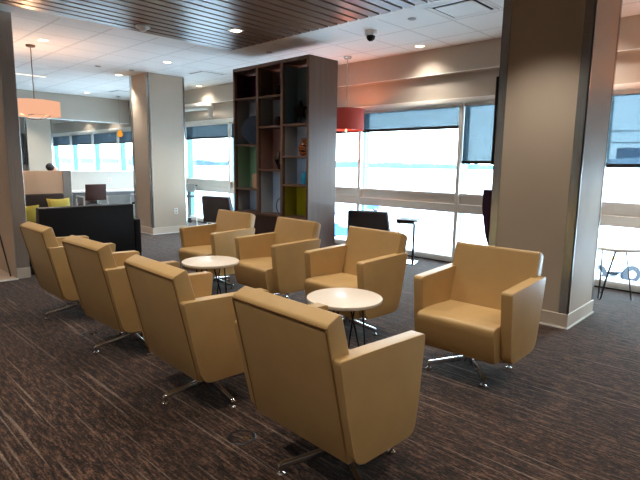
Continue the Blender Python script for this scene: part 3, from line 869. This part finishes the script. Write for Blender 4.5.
def wheel(name, parent, x, y, r, w):
    mb = MB(); mb.lathe([(r*.5,-w/2),(r*.92,-w/2),(r,-w*.3),(r,w*.3),(r*.92,w/2),(r*.5,w/2)], n=28)
    mb.xf(Matrix.Translation((x, y, r)) @ Matrix.Rotation(PI/2, 4, 'X'))
    wo = obj(name, mb, M['tyre'], parent)
    mb = MB(); mb.lathe([(0,-w*.52),(r*.3,-w*.55),(r*.55,-w*.45),(r*.55,w*.45),(r*.3,w*.55),(0,w*.52)], n=20)
    mb.xf(Matrix.Translation((x, y, r)) @ Matrix.Rotation(PI/2, 4, 'X'))
    obj('hub', mb, M['truck'], wo)
# service truck outside the right window
tk = thing('service_truck', 'white airport service truck with large wheels outside the right window', 'truck', (-6.6, 29.9, GZ), math.radians(38))
obj('body', MB().box(-2.6,2.4,-1.0,1.0,.55,1.5,.08,2), M['truck'], tk)
obj('cab', MB().prism([(-2.5,1.5),(-2.3,2.6),(-1.2,2.7),(-.9,1.5)], -.95, .95, 'y', .06, 2), M['truck'], tk)
obj('equipment_box', MB().box(-.6,2.3,-.9,.9,1.5,2.5,.06,2), M['truck'], tk)
obj('warning_light', MB().box(-1.0,-.3,-1.03,-1.0,1.15,1.35,.01,1), M['amber'], tk)
obj('side_marker', MB().box(-2.2,-2.0,-.3,.3,2.65,2.95,.02,1), M['amber'], tk)
for x in (-1.6, .05, 1.6):
    for s in (-1, 1): wheel('wheel', tk, x, s*.92, .46, .34)
# jet bridge
jb = thing('jet_bridge', 'grey passenger boarding bridge with roof railings outside the right window', 'boarding bridge', (-6.8, 31.4, 0), math.radians(30))
obj('tunnel', MB().prism([(-2.2,.4),(-2.2,1.75),(6,2.9),(6,.4)], -1.0, 1.0, 'y', .03, 1), M['bridge'], jb)
r_ = MB()
for z in (2.75, 3.35):
    r_.tube([(-2.2,-.9,z),(6,-.9,z)], .03, 6)
for x in (-2.2,0,1.2,2.4,3.6,4.8,6): r_.tube([(x,-.9,1.8 if x < 0 else 2.0),(x,-.9,3.35)], .03, 6)
obj('railing', r_, M['bridge_rail'], jb)
obj('air_unit', MB().box(-.9,.25,-.8,.2,1.9,2.5,.03,1), M['bridge_rail'], jb)
for x in (-1.5, 4): obj('support_leg', MB().box(x-.2,x+.2,-.3,.3,GZ,.45), M['bridge'], jb)
# small vehicles
def cart(x, y, s, rz, mat, label, group=None):
    t = thing('baggage_tug', label, 'vehicle', (x, y, GZ), rz, 'small airport vehicles outside')
    obj('body', MB().prism([(-1.3*s,.25*s),(-1.3*s,.95*s),(-.3*s,1.05*s),(-.1*s,.8*s),(1.2*s,.75*s),(1.3*s,.25*s)], -.6*s, .6*s, 'y', .05*s, 1), mat, t)
    obj('canopy', MB().box(-1.25*s,-.2*s,-.55*s,.55*s,1.7*s,1.78*s), mat, t)
    pm = MB()
    for px in (-1.2*s, -.25*s):
        for py in (-.5*s, .5*s): pm.tube([(px,py,.9*s),(px,py,1.7*s)], .04*s, 6)
    obj('canopy_posts', pm, M['bridge_rail'], t)
    for px in (-.8*s, .8*s):
        for q in (-1, 1): wheel('wheel', t, px, q*.5*s, .3*s, .2*s)
cart(-26.0, 29.6, 1.15, .5, M['blue'], 'blue baggage tug outside the window just right of the bookcase')
cart(-39.6, 49.8, 1.0, .9, M['blue'], 'small blue vehicle outside above the charcoal chair')
cart(-118, 176, 2.0, .4, M['truck'], 'pale vehicle far out on the airfield, middle window')
cart(-96, 168, 2.0, 1.4, M['bridge_rail'], 'dark vehicle far out on the airfield, middle window')
# parked aircraft beyond the far left windows
pla = thing('airliner', 'white parked airliner with a blue tail outside the far left windows', 'airplane', (-158, 66, GZ), math.radians(115))
prof = [(0,-15),(.5,-14.6),(1.2,-13.4),(1.6,-11.5),(1.7,-9),(1.7,8),(1.4,11),(.8,14),(.3,16),(0,16)]
mb = MB().lathe(prof, n=24); mb.xf(Matrix.Translation((0,0,3.2)) @ Matrix.Rotation(PI/2, 4, 'Y')); obj('fuselage', mb, M['plane'], pla)
for s in (-1, 1):
    mb = MB(); mb.prism([(-2.5,s*1.2),(1.5,s*1.2),(5.0,s*14),(3.6,s*14)], 2.5, 2.75, 'z', .05, 1); obj('wing', mb, M['plane'], pla)
    mb = MB(); mb.prism([(12,s*.4),(14.5,s*.4),(15.8,s*4.5),(14.6,s*4.5)], 3.7, 3.85, 'z', .03, 1); obj('tailplane', mb, M['plane'], pla)
    mb = MB().lathe([(.5,-1.6),(.8,-1.2),(.8,.8),(.45,1.8)], n=18); mb.xf(Matrix.Translation((-.6,s*4.6,1.75)) @ Matrix.Rotation(PI/2, 4, 'Y')); obj('engine', mb, M['plane'], pla)
    obj('landing_gear', MB().tube([(1,s*1.8,0),(1,s*1.8,2.5)], .22), M['tyre'], pla)
obj('tail_fin', MB().prism([(11,4.4),(14.2,8.6),(16,8.6),(15.2,4.2)], -.12, .12, 'y', .04, 1), M['blue'], pla)
obj('landing_gear', MB().tube([(-11,0,0),(-11,0,2)], .2), M['tyre'], pla)

# ------------------------------------------------------------------ daylight
w = bpy.data.worlds.new('sky'); scene.world = w; w.use_nodes = True
nt = w.node_tree; nt.nodes.clear()
out = nt.nodes.new('ShaderNodeOutputWorld'); bg = nt.nodes.new('ShaderNodeBackground')
tc = nt.nodes.new('ShaderNodeTexCoord'); sp = nt.nodes.new('ShaderNodeSeparateXYZ'); rp = nt.nodes.new('ShaderNodeValToRGB')
nt.links.new(tc.outputs['Generated'], sp.inputs[0]); nt.links.new(sp.outputs['Z'], rp.inputs[0])
rp.color_ramp.elements[0].position = 0; rp.color_ramp.elements[0].color = (.86,.95,1,1)
rp.color_ramp.elements[1].position = .6; rp.color_ramp.elements[1].color = (.58,.78,1,1)
nt.links.new(rp.outputs[0], bg.inputs['Color']); bg.inputs['Strength'].default_value = 14
nt.links.new(bg.outputs[0], out.inputs[0])

scene.view_settings.view_transform = 'Standard'; scene.view_settings.look = 'None'
scene.view_settings.gamma = 1; scene.view_settings.use_curve_mapping = False
scene.view_settings.exposure = 0.25
